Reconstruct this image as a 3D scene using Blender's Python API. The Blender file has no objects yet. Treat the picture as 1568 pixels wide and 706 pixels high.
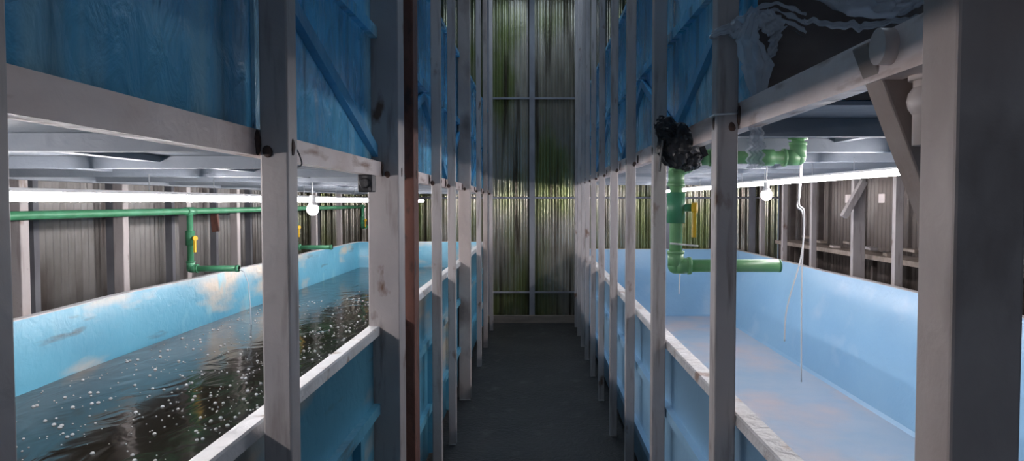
import bpy, bmesh, math, random
from mathutils import Vector, Matrix, noise
random.seed(7)
E = 1.55   # eye height
scene = bpy.context.scene

# ---------------------------------------------------------------- materials
def pmat(name, c1, c2=None, scale=(4,4,4), lo=.4, hi=.65, rough=.5, bump=0, bscale=20,
         stain=None, metal=0, vstretch=None, rough2=None, spec=.5):
    m = bpy.data.materials.new(name); m.use_nodes = True
    nt = m.node_tree; N = nt.nodes; L = nt.links
    b = N['Principled BSDF']
    b.inputs['Roughness'].default_value = rough
    b.inputs['Metallic'].default_value = metal
    b.inputs['Specular IOR Level'].default_value = spec
    geo = N.new('ShaderNodeNewGeometry')
    def noise_fac(sc, lo, hi, detail=6):
        mp = N.new('ShaderNodeMapping'); mp.inputs['Scale'].default_value = sc
        L.new(geo.outputs['Position'], mp.inputs['Vector'])
        n = N.new('ShaderNodeTexNoise'); n.inputs['Scale'].default_value = 1
        n.inputs['Detail'].default_value = detail
        L.new(mp.outputs['Vector'], n.inputs['Vector'])
        r = N.new('ShaderNodeMapRange'); r.inputs['From Min'].default_value = lo
        r.inputs['From Max'].default_value = hi
        L.new(n.outputs['Fac'], r.inputs['Value'])
        return r.outputs['Result']
    def mix(fac, a, bcol):
        x = N.new('ShaderNodeMix'); x.data_type = 'RGBA'
        L.new(fac, x.inputs['Factor'])
        if isinstance(a, tuple): x.inputs[6].default_value = (*a, 1)
        else: L.new(a, x.inputs[6])
        x.inputs[7].default_value = (*bcol, 1)
        return x.outputs[2]
    out = None
    if c2 is not None:
        out = mix(noise_fac(scale, lo, hi), c1, c2)
    if stain:
        for (col, sc, l, h) in stain:
            out = mix(noise_fac(sc, l, h, 8), out if out is not None else c1, col)
    if out is None: b.inputs['Base Color'].default_value = (*c1, 1)
    else: L.new(out, b.inputs['Base Color'])
    if rough2 is not None:
        f = noise_fac((6,6,3), .35, .65)
        r = N.new('ShaderNodeMapRange'); r.inputs['To Min'].default_value = rough
        r.inputs['To Max'].default_value = rough2
        L.new(f, r.inputs['Value']); L.new(r.outputs['Result'], b.inputs['Roughness'])
    if bump:
        mp = N.new('ShaderNodeMapping')
        mp.inputs['Scale'].default_value = vstretch or (bscale,)*3
        L.new(geo.outputs['Position'], mp.inputs['Vector'])
        n = N.new('ShaderNodeTexNoise'); n.inputs['Scale'].default_value = 1
        n.inputs['Detail'].default_value = 5; n.inputs['Distortion'].default_value = .6
        L.new(mp.outputs['Vector'], n.inputs['Vector'])
        bp = N.new('ShaderNodeBump'); bp.inputs['Strength'].default_value = bump
        bp.inputs['Distance'].default_value = .02
        L.new(n.outputs['Fac'], bp.inputs['Height']); L.new(bp.outputs['Normal'], b.inputs['Normal'])
    return m

def emat(name, col, strength):
    m = bpy.data.materials.new(name); m.use_nodes = True
    b = m.node_tree.nodes['Principled BSDF']
    b.inputs['Base Color'].default_value = (.9,.9,.9,1)
    b.inputs['Emission Color'].default_value = (*col, 1)
    b.inputs['Emission Strength'].default_value = strength
    return m

M_post = pmat('painted_steel', (.46,.42,.41), (.36,.33,.33), (3,3,2), rough=.45,
              stain=[((.15,.085,.055), (11,11,6), .64,.73), ((.25,.215,.20), (34,34,4), .55,.73)], bump=.12)
M_rust = pmat('rusty_steel', (.12,.045,.032), (.17,.07,.05), (12,12,4), rough=.75,
              stain=[((.05,.028,.025), (20,20,9), .55,.7)], bump=.3)
M_oldpost = pmat('grimy_steel', (.46,.395,.37), (.33,.27,.25), (5,5,3), rough=.5,
              stain=[((.12,.085,.075), (4,4,2.2), .52,.70)], bump=.15)
M_brown = pmat('grimy_brace_steel', (.24,.185,.165), (.32,.27,.25), (6,6,6), rough=.6, bump=.15)
M_beam = pmat('stained_beam_paint', (.78,.67,.64), (.64,.51,.47), (4,3,6), rough=.45,
              stain=[((.28,.14,.09), (30,5,26), .57,.72), ((.44,.30,.24), (3,2,20), .55,.75)], bump=.2)
M_blueU = pmat('deep_blue_gelcoat', (.15,.56,.86), (.09,.43,.74), (3,5,1.2), rough=.14, rough2=.38,
              stain=[((.42,.74,.88), (3,6,.8), .53,.72), ((.06,.17,.28), (2,9,.5), .56,.73), ((.45,.50,.55),(5,5,3),.66,.76)],
              bump=.7, vstretch=(14,14,9))
M_seam = pmat('seam_resin', (.50,.78,.90), (.16,.40,.62), (9,9,5), rough=.12, bump=.9, vstretch=(40,40,15),
              stain=[((.05,.07,.12), (30,30,8), .60,.66)])
M_brace = pmat('blue_brace_paint', (.10,.38,.64), (.07,.28,.50), (5,5,5), rough=.3, bump=.2)
M_blueL = pmat('lower_tank_gelcoat', (.11,.37,.52), (.085,.30,.44), (1.5,1.5,3), rough=.35,
              stain=[((.52,.47,.39), (1.2,1.1,4), .55,.68), ((.22,.48,.57), (5,5,3), .6,.7), ((.08,.12,.13), (3,2,14), .64,.74)], bump=.2)
M_blueR = pmat('pale_blue_gelcoat', (.29,.51,.71), (.25,.46,.67), (1.2,1.2,2), rough=.35,
              stain=[((.42,.58,.73), (2,2,3), .58,.78)], bump=.12)
M_floorR = pmat('tank_floor_residue', (.46,.54,.64), (.37,.50,.63), (3,3,3), rough=.4,
              stain=[((.60,.54,.56), (2,1.5,2), .46,.66)], bump=.15)
M_rim = pmat('white_rim', (.68,.70,.72), (.58,.58,.58), (6,6,6), rough=.4,
              stain=[((.30,.24,.2), (10,10,10), .60,.70)], bump=.4)
M_rimR = pmat('stained_rim', (.70,.69,.70), (.60,.58,.58), (6,6,6), rough=.35,
              stain=[((.34,.23,.18), (14,9,9), .58,.69)], bump=.5)
M_under = pmat('deck_board', (.25,.28,.32), (.18,.21,.25), (3,1.5,3), rough=.6, bump=.2)
M_floor = pmat('dark_concrete', (.034,.033,.033), (.052,.049,.048), (2,2,2), rough=.6,
              stain=[((.10,.095,.092), (7,5,7), .58,.78)], bump=.6, bscale=30)
M_sheetB = pmat('translucent_sheet_mouldy', (.64,.61,.54), (.38,.36,.31), (1.2,1,.7), rough=.22, metal=.7,
              stain=[((.27,.31,.14), (2.0,1,1.0), .44,.62), ((.10,.085,.065), (14,1,.7), .53,.69)], bump=.15)
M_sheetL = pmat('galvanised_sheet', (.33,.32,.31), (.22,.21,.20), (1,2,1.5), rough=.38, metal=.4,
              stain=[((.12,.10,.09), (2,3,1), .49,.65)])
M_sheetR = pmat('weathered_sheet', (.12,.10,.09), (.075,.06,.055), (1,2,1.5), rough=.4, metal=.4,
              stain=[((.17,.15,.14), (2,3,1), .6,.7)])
M_roof = pmat('roof_sheet', (.12,.12,.12), (.07,.07,.07), rough=.5)
M_batten = pmat('batten_paint', (.28,.29,.32), (.21,.21,.24), (6,6,3), rough=.6)
M_wood = pmat('pale_timber', (.32,.26,.22), (.22,.18,.15), (3,20,20), rough=.7, bump=.2)
M_dark = pmat('dark_wood', (.10,.08,.075), (.14,.12,.11), (4,4,8), rough=.7, bump=.2)
M_green = pmat('green_ppr', (.07,.28,.14), (.10,.36,.20), (9,9,9), rough=.35)
M_greenL = pmat('green_ppr_light', (.16,.41,.18), (.23,.48,.23), (9,9,9), rough=.35)
M_yellow = pmat('yellow_plastic', (.90,.55,.03), rough=.4)
M_black = pmat('black_tape', (.012,.012,.014), (.03,.03,.035), (20,20,20), rough=.45, bump=.4)
M_weld = pmat('rusty_weld', (.05,.03,.025), (.11,.06,.045), (40,40,40), rough=.7)
M_pvc = pmat('white_pvc', (.62,.54,.51), (.50,.43,.40), (9,9,9), rough=.4)
M_white = pmat('white_plastic', (.75,.75,.75), rough=.4)
M_tube = emat('lit_tube', (1,.93,.93), 58)
M_bulb = emat('lit_bulb', (1,.97,.95), 9)
M_fill = emat('fill_glow', (.70,.84,1), 2.6)  # cool glow for the added roof fill panels

# plastic film
M_film = bpy.data.materials.new('plastic_film'); M_film.use_nodes = True
nt = M_film.node_tree; b = nt.nodes['Principled BSDF']
b.inputs['Base Color'].default_value = (.72,.78,.86,1); b.inputs['Roughness'].default_value = .25
b.inputs['Alpha'].default_value = .62
# water
M_water = bpy.data.materials.new('dark_water'); M_water.use_nodes = True
nt = M_water.node_tree; N = nt.nodes; L = nt.links; b = N['Principled BSDF']
b.inputs['Base Color'].default_value = (.013,.011,.008,1); b.inputs['Roughness'].default_value = .10
b.inputs['IOR'].default_value = 1.27
geo = N.new('ShaderNodeNewGeometry')
mp = N.new('ShaderNodeMapping'); mp.inputs['Scale'].default_value = (4,2.2,5)
L.new(geo.outputs['Position'], mp.inputs['Vector'])
n1 = N.new('ShaderNodeTexNoise'); n1.inputs['Scale'].default_value = 1.7; n1.inputs['Detail'].default_value = 2.5
n1.inputs['Distortion'].default_value=1.0
L.new(mp.outputs['Vector'], n1.inputs['Vector'])
bp = N.new('ShaderNodeBump'); bp.inputs['Strength'].default_value = .22; bp.inputs['Distance'].default_value = .02
L.new(n1.outputs['Fac'], bp.inputs['Height']); L.new(bp.outputs['Normal'], b.inputs['Normal'])
M_bubble = pmat('foam_bubble', (.8,.82,.82), rough=.08)
M_bubble.node_tree.nodes['Principled BSDF'].inputs['Alpha'].default_value = .5

# ---------------------------------------------------------------- builder
class B:
    def __init__(s): s.bm = bmesh.new(); s.mats = []
    def mi(s, m):
        if m not in s.mats: s.mats.append(m)
        return s.mats.index(m)
    def face(s, vs, m, smooth=False):
        try: f = s.bm.faces.new(vs)
        except ValueError: return
        f.material_index = s.mi(m); f.smooth = smooth
    def hexa(s, c, m):
        v = [s.bm.verts.new(p) for p in c]
        for q in ((0,3,2,1),(4,5,6,7),(0,1,5,4),(1,2,6,5),(2,3,7,6),(3,0,4,7)):
            s.face([v[i] for i in q], m)
    def box(s, x0,x1,y0,y1,z0,z1,m):
        s.hexa([(x0,y0,z0),(x1,y0,z0),(x1,y1,z0),(x0,y1,z0),(x0,y0,z1),(x1,y0,z1),(x1,y1,z1),(x0,y1,z1)], m)
    def beam(s, p, q, w, h, m, up=(0,0,1)):
        p=Vector(p); q=Vector(q); d=(q-p).normalized(); up=Vector(up)
        sx=d.cross(up).normalized()*w/2; u=sx.cross(d).normalized()*h/2
        s.hexa([p-sx-u,p+sx-u,p+sx+u,p-sx+u,q-sx-u,q+sx-u,q+sx+u,q-sx+u], m)
    def cyl(s, p, q, r, m, n=16, r2=None):
        p=Vector(p); q=Vector(q); d=(q-p).normalized()
        a=Vector((0,0,1)) if abs(d.z)<.9 else Vector((1,0,0))
        x=d.cross(a).normalized(); y=d.cross(x); r2=r if r2 is None else r2
        A=[];C=[]
        for i in range(n):
            t=2*math.pi*i/n; o=x*math.cos(t)+y*math.sin(t)
            A.append(s.bm.verts.new(p+o*r)); C.append(s.bm.verts.new(q+o*r2))
        for i in range(n):
            j=(i+1)%n; s.face([A[i],A[j],C[j],C[i]], m, True)
        s.face(A[::-1],m); s.face(C,m)
    def ball(s, c, r, m, n=14, sc=(1,1,1), crumple=0, rows=None):
        c=Vector(c); R=rows or max(4,n//2+1); grid=[]
        def P(th,ph):
            co=Vector((math.sin(th)*math.cos(ph),math.sin(th)*math.sin(ph),math.cos(th)))*r
            if crumple: co*=1+crumple*noise.noise(co*60+c*7)
            return Vector((co.x*sc[0],co.y*sc[1],co.z*sc[2]))+c
        top=s.bm.verts.new(P(0,0)); bot=s.bm.verts.new(P(math.pi,0))
        for i in range(1,R): grid.append([s.bm.verts.new(P(math.pi*i/R,2*math.pi*j/n)) for j in range(n)])
        for j in range(n):
            k=(j+1)%n
            s.face([top,grid[0][j],grid[0][k]],m,True); s.face([bot,grid[-1][k],grid[-1][j]],m,True)
            for i in range(len(grid)-1): s.face([grid[i][j],grid[i+1][j],grid[i+1][k],grid[i][k]],m,True)
    def pipe(s, pts, r, m, fit=1.3):
        pts=[Vector(p) for p in pts]
        for a,c in zip(pts,pts[1:]): s.cyl(a,c,r,m)
        for i in range(1,len(pts)-1):
            s.ball(pts[i], r*fit, m)
            for o in (pts[i-1],pts[i+1]):
                d=(o-pts[i]).normalized(); s.cyl(pts[i], pts[i]+d*r*2.3, r*fit, m)
                s.cyl(pts[i]+d*r*1.9, pts[i]+d*r*2.4, r*fit*1.1, m)
    def valve(s, c, r, m, side=(1,0,0)):
        c=Vector(c); d=Vector(side).normalized()
        s.cyl(c-Vector((0,0,r*2.4)), c+Vector((0,0,r*2.4)), r*1.45, m)
        s.cyl(c, c+d*r*2.6, r*.6, m)
        e=c+d*r*2.8
        s.cyl(e-d*r*.3, e+d*r*.5, r*.8, M_yellow)
        s.beam(e+Vector((0,0,r*.6)), e-Vector((0,0,r*4.6)), r*.5, r*1.0, M_yellow, up=(0,1,.01))
    def wire(s, pts, r, m, n=6):
        for a,c in zip(pts,pts[1:]): s.cyl(a,c,r,m,n)
    def tube(s, pts, r, m, n=8):
        pts=[Vector(p) for p in pts]; rings=[]; ref=Vector((0,1,0.01)).normalized()
        for i,p in enumerate(pts):
            d=(pts[min(i+1,len(pts)-1)]-pts[max(i-1,0)]).normalized()
            x=d.cross(ref).normalized(); y=d.cross(x)
            rings.append([s.bm.verts.new(p+(x*math.cos(2*math.pi*k/n)+y*math.sin(2*math.pi*k/n))*r) for k in range(n)])
        for a,c in zip(rings,rings[1:]):
            for k in range(n): s.face([a[k],a[(k+1)%n],c[(k+1)%n],c[k]],m,True)
        s.face(rings[0][::-1],m); s.face(rings[-1],m)
    def done(s, name, bevel=0, recalc=True):
        if recalc: bmesh.ops.recalc_face_normals(s.bm, faces=s.bm.faces)
        vs=[v.co for v in s.bm.verts]
        c=Vector([(min(v[i] for v in vs)+max(v[i] for v in vs))/2 for i in range(3)])
        c.z=min(v.z for v in vs)
        for v in s.bm.verts: v.co-=c
        me=bpy.data.meshes.new(name); s.bm.to_mesh(me); s.bm.free()
        for m in s.mats: me.materials.append(m)
        o=bpy.data.objects.new(name,me); scene.collection.objects.link(o); o.location=c
        if bevel:
            md=o.modifiers.new('bevel','BEVEL'); md.width=bevel; md.segments=2; md.limit_method='ANGLE'
        return o

# ---------------------------------------------------------------- room
W=3.15; YE=9.5; YB=-2.5; H=4.3
bb=B(); bb.box(-W,W,YB,YE+.1,-.1,0,M_floor); bb.done('floor')
def corr(name, axis, pos, a0, a1, z0, z1, m, amp=.012, pitch=.076):
    bb=B(); n=int((a1-a0)/pitch*8); cols=[]
    for i in range(n+1):
        a=a0+(a1-a0)*i/n; d=amp*math.sin(2*math.pi*a/pitch)
        col=[]
        for z in (z0,z1):
            col.append(bb.bm.verts.new((a,pos+d,z) if axis=='x' else (pos+d,a,z)))
        cols.append(col)
    for i in range(n): bb.face([cols[i][0],cols[i+1][0],cols[i+1][1],cols[i][1]],m,True)
    return bb.done(name,recalc=False)
corr('wall_back','x',YE+.02,-W,W,0,H,M_sheetB,amp=.016)
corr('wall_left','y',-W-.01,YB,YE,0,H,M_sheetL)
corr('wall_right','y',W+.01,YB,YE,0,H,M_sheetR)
bb=B()
bb.box(-W-.1,-.45,YB,YE+.1,H,H+.05,M_roof); bb.box(.45,W+.1,YB,YE+.1,H,H+.05,M_roof)
for y0,y1 in ((YB,2.2),(3.6,5),(6.4,7.2),(8.8,YE+.1)):
    bb.box(-.45,.45,y0,y1,H,H+.05,M_roof)
bb.done('ceiling')
for i,(y0,y1) in enumerate(((2.2,3.6),(5,6.4),(7.2,8.8))):
    bb=B(); bb.box(-.45,.45,y0,y1,H+.01,H+.03,M_fill); bb.done('fill_light_panel')  # emissive panels added in the roof gaps to brighten corridor and tank walls
# wall battens
bb=B()
for x in (-.03,-.6,.6,-1.7,1.7,-2.8,2.8): bb.box(x-.035,x+.035,YE-.06,YE-.005,.0,H,M_batten)
for z in (E+1.33,E+.06,E-1.16): bb.box(-W,W,YE-.035,YE-.008,z-.012,z+.012,M_batten)
bb.done('trim_1')
bb=B(); bb.box(-.6,.6,YE-.11,YE-.065,.0,.10,M_wood); bb.done('baseboard_back',.004)
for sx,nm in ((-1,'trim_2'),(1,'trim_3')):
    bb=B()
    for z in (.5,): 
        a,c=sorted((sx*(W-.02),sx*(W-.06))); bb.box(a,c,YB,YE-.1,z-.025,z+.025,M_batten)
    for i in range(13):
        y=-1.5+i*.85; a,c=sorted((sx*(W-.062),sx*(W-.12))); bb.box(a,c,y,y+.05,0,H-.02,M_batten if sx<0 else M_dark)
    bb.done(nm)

# ---------------------------------------------------------------- tanks
def tank(x0,x1,y0,y1,z0,z1, mat, rim, floorm, t=.02, rimw=.025, taper=0, bulge=0, corr_side=1, endmat=None, ribs=()):
    """inner rectangle x0..x1 ; shell of thickness t, rolled rim flange, stiffener ribs"""
    bb=B(); NX=6; NY=40
    def ring(d,z,k):
        f=(z1-z)/(z1-z0)*taper
        pts=[]
        X0=x0-d+f; X1=x1+d; Y0=y0-d; Y1=y1+d
        if corr_side<0: X0=x0-d; X1=x1+d-f
        def bx(y,s):
            u=(y-Y0)/(Y1-Y0)
            return s*bulge*k*(math.sin(u*math.pi*5+.6)*.6+math.sin(u*math.pi*11)*.4)
        for i in range(NX): pts.append((X0+(X1-X0)*i/NX,Y0,z))
        for i in range(NY):
            y=Y0+(Y1-Y0)*i/NY; pts.append((X1+(bx(y,1) if corr_side<0 else 0),y,z))
        for i in range(NX): pts.append((X1-(X1-X0)*i/NX,Y1,z))
        for i in range(NY):
            y=Y1-(Y1-Y0)*i/NY; pts.append((X0+(bx(y,-1) if corr_side>0 else 0),y,z))
        return [bb.bm.verts.new(p) for p in pts]
    h=z1-z0
    spec=[(t,z0,0),(t,z0+h*.5,.8),(t,z1-.035,1),(t+rimw,z1-.033,1),(t+rimw,z1-.004,1),(t+rimw-.005,z1,1),(.004,z1,1),(0,z1-.004,1),(0,z0+h*.5,.8),(0,z0+t+.02,0),(-.02,z0+t,0)]
    R=[ring(*s) for s in spec]
    for k in range(len(R)-1):
        mm = rim if 2<=k<=6 else mat
        n=len(R[k])
        for i in range(n):
            j=(i+1)%n
            m2=mm
            if endmat and i<NX and k<3: m2=endmat
            bb.face([R[k][i],R[k][j],R[k+1][j],R[k+1][i]],m2,k not in (2,3,4,5,6,9))
    bb.face(R[-1],floorm); bb.face(R[0][::-1],mat)
    xo = x1+t if corr_side>0 else x0-t
    s = corr_side
    for z in ribs:
        a,c=sorted((xo-s*.002,xo+s*rimw)); bb.box(a,c,y0,y1,z-.02,z+.02,mat)
    return bb
# left lower (filled) tank
bb=tank(-2.05,-.62,.25,8.6,.12,E-.46,M_blueL,M_rim,M_blueL,bulge=.03,ribs=(E-.77,E-1.15))
for i in range(10):
    y=.7+i*.85; bb.box(-.60,-.572,y,y+.05,.14,E-.79,M_blueL)
bb.box(-2.0,-.66,.35,.41,0,.118,M_dark)
for y in (2.3,4.4,6.4,8.4): bb.box(-2.0,-.66,y,y+.06,0,.118,M_dark)
bb.done('fish_tank')
bb=B(); bb.box(-2.045,-.622,.26,8.59,E-.80,E-.76,M_water); bb.done('tank_water')
# right lower tank
bb=tank(.62,2.5,.3,9.3,.08,E-.59,M_blueR,M_rimR,M_floorR,taper=.16,bulge=.015,corr_side=-1,rimw=.028,t=.03,ribs=(E-.9,E-1.25))
for y in (.5,2.3,4.4,6.4,8.4): bb.box(.66,2.3,y,y+.06,0,.078,M_dark)
bb.done('fish_tank')
def zig(bb,x,ys,zl,zh):
    for i,(a,c) in enumerate(zip(ys,ys[1:])):
        p=(x,a,zl if i%2==0 else zh); q=(x,c,zh if i%2==0 else zl)
        bb.beam(p,q,.022,.04,M_brace,up=(0,0,1))
# upper tanks
bb=tank(-2.1,-.62,.2,9.2,E+.150,E+1.15,M_blueU,M_blueU,M_blueU,bulge=0,ribs=(E+.62,))
zig(bb,-.587,[.66,1.52,2.78,3.9,4.9,5.8,6.9,7.8,8.9],E+.17,E+.56)
for y in (1.57,3.3,5.3,7.2): bb.box(-.605,-.592,y,y+.09,E+.15,E+1.1,M_seam)
bb.done('fish_tank')
bb=tank(.62,2.45,2.02,9.2,E+.276,E+1.25,M_blueU,M_blueU,M_blueU,corr_side=-1,endmat=M_dark,ribs=(E+.7,))
zig(bb,.587,[2.1,3.1,4.0,4.9,5.8,6.9,7.8,8.9],E+.64,E+.3)
bb.done('fish_tank')

PL=((.645,.06,.06,M_post),(1.5,.058,.06,M_post),(2.72,.115,.12,M_post),(3.06,.058,.12,M_rust),(3.93,.050,.055,M_post),
              (4.65,.048,.055,M_post),(5.72,.09,.09,M_oldpost),(6.9,.045,.05,M_post),(7.8,.045,.05,M_oldpost),(8.85,.045,.055,M_post))
PR=((2.03,.06,M_post),(3.1,.056,M_post),(4.0,.05,M_post),(4.83,.048,M_post),(5.7,.046,M_post),(6.5,.044,M_post),
            (7.2,.042,M_post),(7.85,.042,M_post),(8.5,.042,M_post),(9.1,.042,M_post))
# decks : beams + boards
def deck(xa,xb,y0,y1,zb,zt,s,yb=None,welds=()):
    bb=B()
    for x,w in ((xa,.038),(xb,.04)):
        a,c=sorted((x,x+s*w)); bb.box(a,c,y0,y1,zb,zt,M_beam if x==xa else M_under)
    a,c=sorted((xa+s*.04,xb-s*.001))
    y=yb or y0
    bb.box(a,c,y,y1,zt-.012,zt-.001,M_under)
    yy=y+.3
    while yy<y1-.1:
        bb.box(a,c,yy,yy+.045,zb+.005,zt-.013,M_under); yy+=.72
    for k in (.35,.7):
        x=xa+(xb-xa)*k; bb.box(x-.02,x+.02,y,y1,zt-.03,zt-.0125,M_under)
    for wy,wd in welds:
        bb.ball((xa+s*.0,wy-.004,(zb+zt)/2),.015,M_weld,12,(.5,.8,1.5),crumple=.6)
        bb.ball((xa-s*.02,wy-.002,zb+.008),.009,M_weld,10,(1.2,.4,1.3),crumple=.5)
        bb.ball((xa-s*.062,wy+wd*.5,zb+.02),.011,M_weld,10,(.3,1.0,1.5),crumple=.6)
    return bb.done('tank_deck')
deck(-.562,-2.14,-.3,9.3,E+.095,E+.148,-1,welds=[(p[0],p[2]) for p in PL])
deck(.562,2.52,.3,9.3,E+.20,E+.274,1,yb=2.0,welds=[(p[0],p[1]) for p in PR])

# ---------------------------------------------------------------- posts
def post(x0,x1,y0,d,mat=M_post,z1=H-.01,z0=0):
    bb=B(); bb.box(x0,x1,y0,y0+d,z0,z1,mat)
    bb.box(x0,x1,y0-.012,y0+d+.012,0,.008,mat)
    return bb.done('support_post',.004)
for y,w,d,m in PL: post(-.5-w,-.5,y,d,m)
post(.456,.535,.80,.075,M_oldpost)
for y,w,m in PR: post(.5,.5+w,y,w,m)
for y in (3.12,3.9,4.62,5.4,6.2,7.35,8.3): post(-2.235,-2.18,y,.055,M_post)
for y,w in ((1.6,.05),(3.0,.05),(4.2,.05),(5.3,.06),(6.0,.13),(6.9,.05),(7.7,.05),(8.45,.05)): post(2.60,2.60+min(w,.1),y,.05,M_post)

# ---------------------------------------------------------------- lamps
def lamp(x,z,y0,y1,ztop):
    bb=B()
    bb.box(x-.011,x+.011,y0,y1,z+.012,z+.022,M_white)
    bb.cyl((x,y0+.004,z),(x,y1-.004,z),.0135,M_tube,12)
    bb.cyl((x,y0,z),(x,y0+.004,z),.0137,M_white,12); bb.cyl((x,y1-.004,z),(x,y1,z),.0137,M_white,12)
    for y in (y0+.25,y1-.25): bb.wire([(x,y,z+.02),(x,y,ztop)],.0015,M_white)
    return bb.done('fluorescent_tube_lamp')
for i in range(7): lamp(-1.3,E+.015,.4+i*1.17,.4+i*1.17+1.168,E+.095)
for i in range(5): lamp(1.45,E+.12,2.3+i*1.3,2.3+i*1.3+1.298,E+.20)
def bulb(x,y,z,ztop):
    bb=B()
    bb.cyl((x,y,z+.035),(x,y,z+.07),.016,M_white); bb.cyl((x,y,z+.018),(x,y,z+.036),.024,M_white,r2=.016)
    bb.ball((x,y,z),.03,M_bulb,16,(1,1,1.05)); bb.wire([(x,y,z+.07),(x,y,ztop)],.003,M_white)
    return bb.done('hanging_light_bulb')
bulb(-1.12,3.72,E-.035,E+.1); bulb(1.25,3.97,E+.04,E+.2)

# ---------------------------------------------------------------- pipes left
bb=B(); r=.019; X=-2.13
bb.pipe([(X,2.2,E-.055),(X,9.2,E-.055)],r,M_green)
for y,z,xe in ((4.55,-.41,-1.83),(6.55,-.40,-1.8),(9.12,-.3,-2.0)):
    bb.ball((X,y,E-.055),r*1.3,M_green); bb.cyl((X,y-.05,E-.055),(X,y+.05,E-.055),r*1.35,M_green)
    bb.pipe([(X,y,E-.055),(X,y,E+z),(xe,y,E+z)],r,M_green)
    bb.valve((X,y,E-.22),r,M_green,(.8,-.6,0))
    bb.cyl((xe,y,E+z),(xe-.02,y,E+z),r*1.15,M_green)
bb.done('water_pipe_run')
bb=B(); 
pts=[(-1.83,4.55,E-.415),(-1.80,4.55,E-.43),(-1.775,4.55,E-.50),(-1.765,4.55,E-.62),(-1.76,4.55,E-.758)]
bb.tube(pts,.0035,M_film,6); bb.done('water_stream')

# ---------------------------------------------------------------- pipes right (close group)
bb=B(); r=.0235; y=2.72
bb.pipe([(.97,y,E+.272),(.97,y,E+.165),(.60,y,E+.165),(.523,y,E+.115),(.523,y,E-.235),(.91,y,E-.235)],r,M_greenL,fit=1.25)
bb.cyl((.97,y,E+.23),(.97,y,E+.245),r*1.5,M_greenL)
for x in (.88,.72): bb.cyl((x,y,E+.165),(x-.05,y,E+.165),r*1.3,M_greenL)
bb.valve((.523,y,E-.02),r,M_green,(.95,-.35,0))
bb.cyl((.905,y,E-.235),(.911,y,E-.235),r*1.03,M_green)
bb.wire([(.497,y-.027,E-.15),(.55,y-.027,E-.155),(.60,y-.03,E-.16)],.004,M_white)
bb.done('water_pipe_valve_assembly')
# black wrapped pump head
bb=B()
def crump(c,r,sc,seed,m):
    tmp=bmesh.new(); bmesh.ops.create_icosphere(tmp,subdivisions=4,radius=r)
    mp={}
    for v in tmp.verts:
        d=v.co.normalized(); f=1+.28*noise.noise(d*2.6+Vector((seed,0,0)))+.12*noise.noise(d*7+Vector((seed,3,0)))
        co=Vector((d.x*r*f*sc[0],d.y*r*f*sc[1],d.z*r*f*sc[2]))
        mp[v.index]=bb.bm.verts.new(Matrix.Rotation(-.55,3,'Y')@co+Vector(c))
    for f in tmp.faces: bb.face([mp[v.index] for v in f.verts],m)
    tmp.free()
crump((.515,2.66,E+.205),.066,(1.05,.75,1.3),1,M_black)
crump((.468,2.64,E+.265),.038,(1,.8,1.1),5,M_black)
crump((.565,2.66,E+.15),.038,(1.1,.9,.9),9,M_black)
bb.beam((.455,2.62,E+.22),(.445,2.63,E+.11),.004,.035,M_black,up=(0,1,0))
bb.beam((.60,2.66,E+.2),(.615,2.66,E+.165),.02,.03,M_black,up=(0,1,0))
bb.done('tape_wrapped_pump')

# ---------------------------------------------------------------- plastic film strips
def ribbon(bb,pts,ws,side=(1,0,0),m=M_film,amp=.012,n=40,k=10,seed=0):
    pts=[Vector(p) for p in pts]; side=Vector(side)
    grid=[]
    for i in range(n+1):
        t=i/n*(len(pts)-1); a=min(int(t),len(pts)-2); u=t-a; u2=u*u*(3-2*u)*.5+u*.5
        c=pts[a].lerp(pts[a+1],u2); w=ws[a]+(ws[a+1]-ws[a])*u
        row=[]
        for j in range(k+1):
            s=(j/k-.5)*w
            p=c+side*s+Vector((0,-1,0))*amp*(math.sin(j*2.1+i*.21+seed)+1.2*noise.noise(Vector((i*.3,j*.6,seed))))
            p+=side*.01*noise.noise(Vector((i*.35,seed,2)))
            row.append(bb.bm.verts.new(p))
        grid.append(row)
    for i in range(n):
        for j in range(k): bb.face([grid[i][j],grid[i+1][j],grid[i+1][j+1],grid[i][j+1]],m,True)
bb=B()
ribbon(bb,[(.475,1.99,E+.45),(.53,1.985,E+.465),(.58,1.99,E+.485),(.65,2.0,E+.51),(.73,2.0,E+.48)],[.02,.035,.07,.06,.08],(0,0,1),seed=1)
ribbon(bb,[(.58,1.97,E+.50),(.565,1.965,E+.43),(.59,1.965,E+.36),(.59,1.965,E+.27),(.585,1.97,E+.20)],[.03,.06,.085,.04,.025],(1,0,0),seed=2)
ribbon(bb,[(.60,1.96,E+.50),(.64,1.96,E+.45),(.625,1.96,E+.38)],[.05,.06,.02],(.8,0,.5),seed=3)
ribbon(bb,[(.585,1.965,E+.235),(.59,1.96,E+.16),(.585,1.965,E+.09)],[.03,.045,.04],(1,0,0),seed=5,amp=.006)
for z in (.465,.24):
    loop=[(.497,2.027,E+z),(.563,2.027,E+z+.004),(.563,2.094,E+z),(.497,2.094,E+z),(.497,2.027,E+z)]
    bb.wire(loop,.006 if z>.4 else .003,M_film if z>.4 else M_white)
bb.ball((.545,2.0,E+.465),.024,M_film,12,crumple=.5)
bb.done('torn_plastic_sheet',recalc=False)
bb=B()
ribbon(bb,[(.66,1.9,E+.56),(.80,1.9,E+.525),(.92,1.9,E+.51),(1.02,1.9,E+.54)],[.05,.09,.08,.05],(0,0,1),seed=7,amp=.02)
ribbon(bb,[(.70,1.93,E+.47),(.85,1.93,E+.455),(1.0,1.93,E+.48)],[.015,.02,.015],(0,0,1),seed=8,amp=.006)
bb.done('plastic_sheet_bundle',recalc=False)

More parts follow.
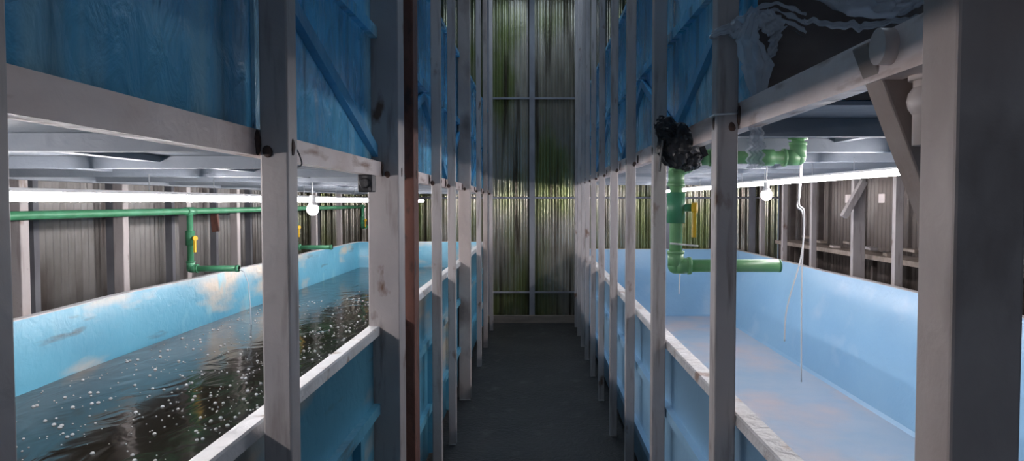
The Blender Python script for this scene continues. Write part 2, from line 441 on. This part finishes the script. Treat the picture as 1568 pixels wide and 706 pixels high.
# ---------------------------------------------------------------- near-right brace and pvc
bb=B(); bb.beam((.565,1.24,E+.27),(.75,1.24,E-.19),.05,.062,M_brown,up=(0,1,0)); bb.done('diagonal_brace',.004)
bb=B(); 
bb.pipe([(.555,1.17,E+.245),(.622,1.17,E+.245),(.622,1.17,E+.09)],.022,M_pvc,fit=1.2)
bb.cyl((.540,1.17,E+.245),(.578,1.17,E+.245),.029,M_pvc)
bb.ball((.622,1.17,E+.16),.031,M_pvc); 
bb.done('pvc_drain_pipe')
bb=B(); bb.beam((2.50,5.95,E-.12),(2.66,5.95,E+.17),.05,.06,M_post,up=(0,1,0)); bb.done('diagonal_brace',.003)
bb=B(); bb.beam((-2.165,5.0,E-.2),(-2.175,5.0,E-.08),.02,.05,M_rust,up=(1,0,.5)); bb.done('wood_wedge',.003)

# air hoses / cords
def hose(pts,r,name,m=M_white):
    bb=B(); P=[Vector(p) for p in pts]; out=[]
    for i in range(len(P)-1):
        p0=P[max(i-1,0)];p1=P[i];p2=P[i+1];p3=P[min(i+2,len(P)-1)]
        for k in range(8):
            t=k/8; out.append(.5*((2*p1)+(-p0+p2)*t+(2*p0-5*p1+4*p2-p3)*t*t+(-p0+3*p1-3*p2+p3)*t**3))
    out.append(P[-1]); bb.tube(out,r,m); return bb.done(name)
hose([(1.27,3.5,E+.19),(1.26,3.5,E+.03),(1.25,3.5,E-.02),(1.28,3.5,E-.08),(1.275,3.5,E-.4),(1.28,3.5,E-.86)],.004,'air_hose')
hose([(1.255,3.48,E+.19),(1.25,3.48,E+.0),(1.275,3.48,E-.05),(1.265,3.48,E-.25),(1.2,3.48,E-.5),(1.19,3.48,E-.66)],.004,'air_hose')
hose([(.70,3.6,E+.19),(.72,3.6,E-.05),(.71,3.6,E-.45)],.003,'air_hose')
hose([(1.22,5.0,E+.19),(1.23,5.0,E-.1),(1.21,5.0,E-.5),(1.23,5.0,E-.9)],.0035,'air_hose')
hose([(-.557,1.62,E+.16),(-.555,1.66,E+.145),(-.552,1.72,E+.12),(-.552,1.75,E+.09),(-.555,1.70,E+.083),(-.556,1.60,E+.1),(-.555,1.565,E+.13)],.0018,'electric_cable',M_black)
bb=B(); bb.box(-.60,-.55,2.50,2.56,E+.035,E+.094,M_black); bb.cyl((-.575,2.5,E+.065),(-.575,2.49,E+.065),.018,M_black)
bb.done('junction_box',.004)
bb=B()
for i in range(3): bb.beam((2.62,4.9+i*.6,E+.03),(2.62,5.0+i*.6,E+.03),.01,.07,M_pvc)
bb.done('warning_tag',.002)

# workbench with planks behind right tank
bb=B()
bb.box(2.75,3.0,4.6,8.4,E-.47,E-.43,M_wood)
for y in (4.65,6.4,8.3):
    for x in (2.78,2.95): bb.box(x,x+.04,y,y+.04,0,E-.47,M_dark)
bb.done('workbench',.003)
bb=B()
for i in range(9):
    y=4.8+i*.36; a=random.uniform(-.4,.4); L0=random.uniform(.15,.3)
    z=E-.418+.028*(i%3)
    bb.beam((2.88-.05*math.cos(a),y-L0*.5,z),(2.88+.05*math.sin(a),y+L0*.6,z),random.uniform(.06,.11),.022,random.choice((M_wood,M_wood,M_pvc,M_post)))
bb.done('plank_pile',.002)

# ---------------------------------------------------------------- bubbles
bb=B()
zW=E-.76
for i in range(2000):
    q=random.random()
    if q<.62:
        y=random.uniform(2.4,6.6); x=-.66-abs(random.gauss(0,.30)) - .12*(y<3.2)
    else:
        y=random.uniform(1.8,5.8); x=random.uniform(-1.98,-.7)
    if x<-2 or x>-.64: continue
    r=random.choice((.002,.0025,.003,.003,.0035,.0045,.0065,.0075))
    bb.ball((x,y,zW+r*.15),r,M_bubble,8,(1,1,.8),rows=5)
bb.done('surface_bubbles')

# ---------------------------------------------------------------- world, camera
w=bpy.data.worlds.new('World'); scene.world=w; w.use_nodes=True
w.node_tree.nodes['Background'].inputs[0].default_value=(.62,.77,1,1)
w.node_tree.nodes['Background'].inputs[1].default_value=.2
cam=bpy.data.cameras.new('Camera'); co=bpy.data.objects.new('Camera',cam); scene.collection.objects.link(co)
f=1150; cam.sensor_width=36; cam.lens=36*f/1600
co.location=(0,0,E); co.rotation_euler=(math.pi/2-math.atan(44/f),0,0)
cam.shift_x=-35/1600; cam.clip_start=.02
scene.camera=co
scene.view_settings.view_transform='Standard'
scene.view_settings.exposure=.3
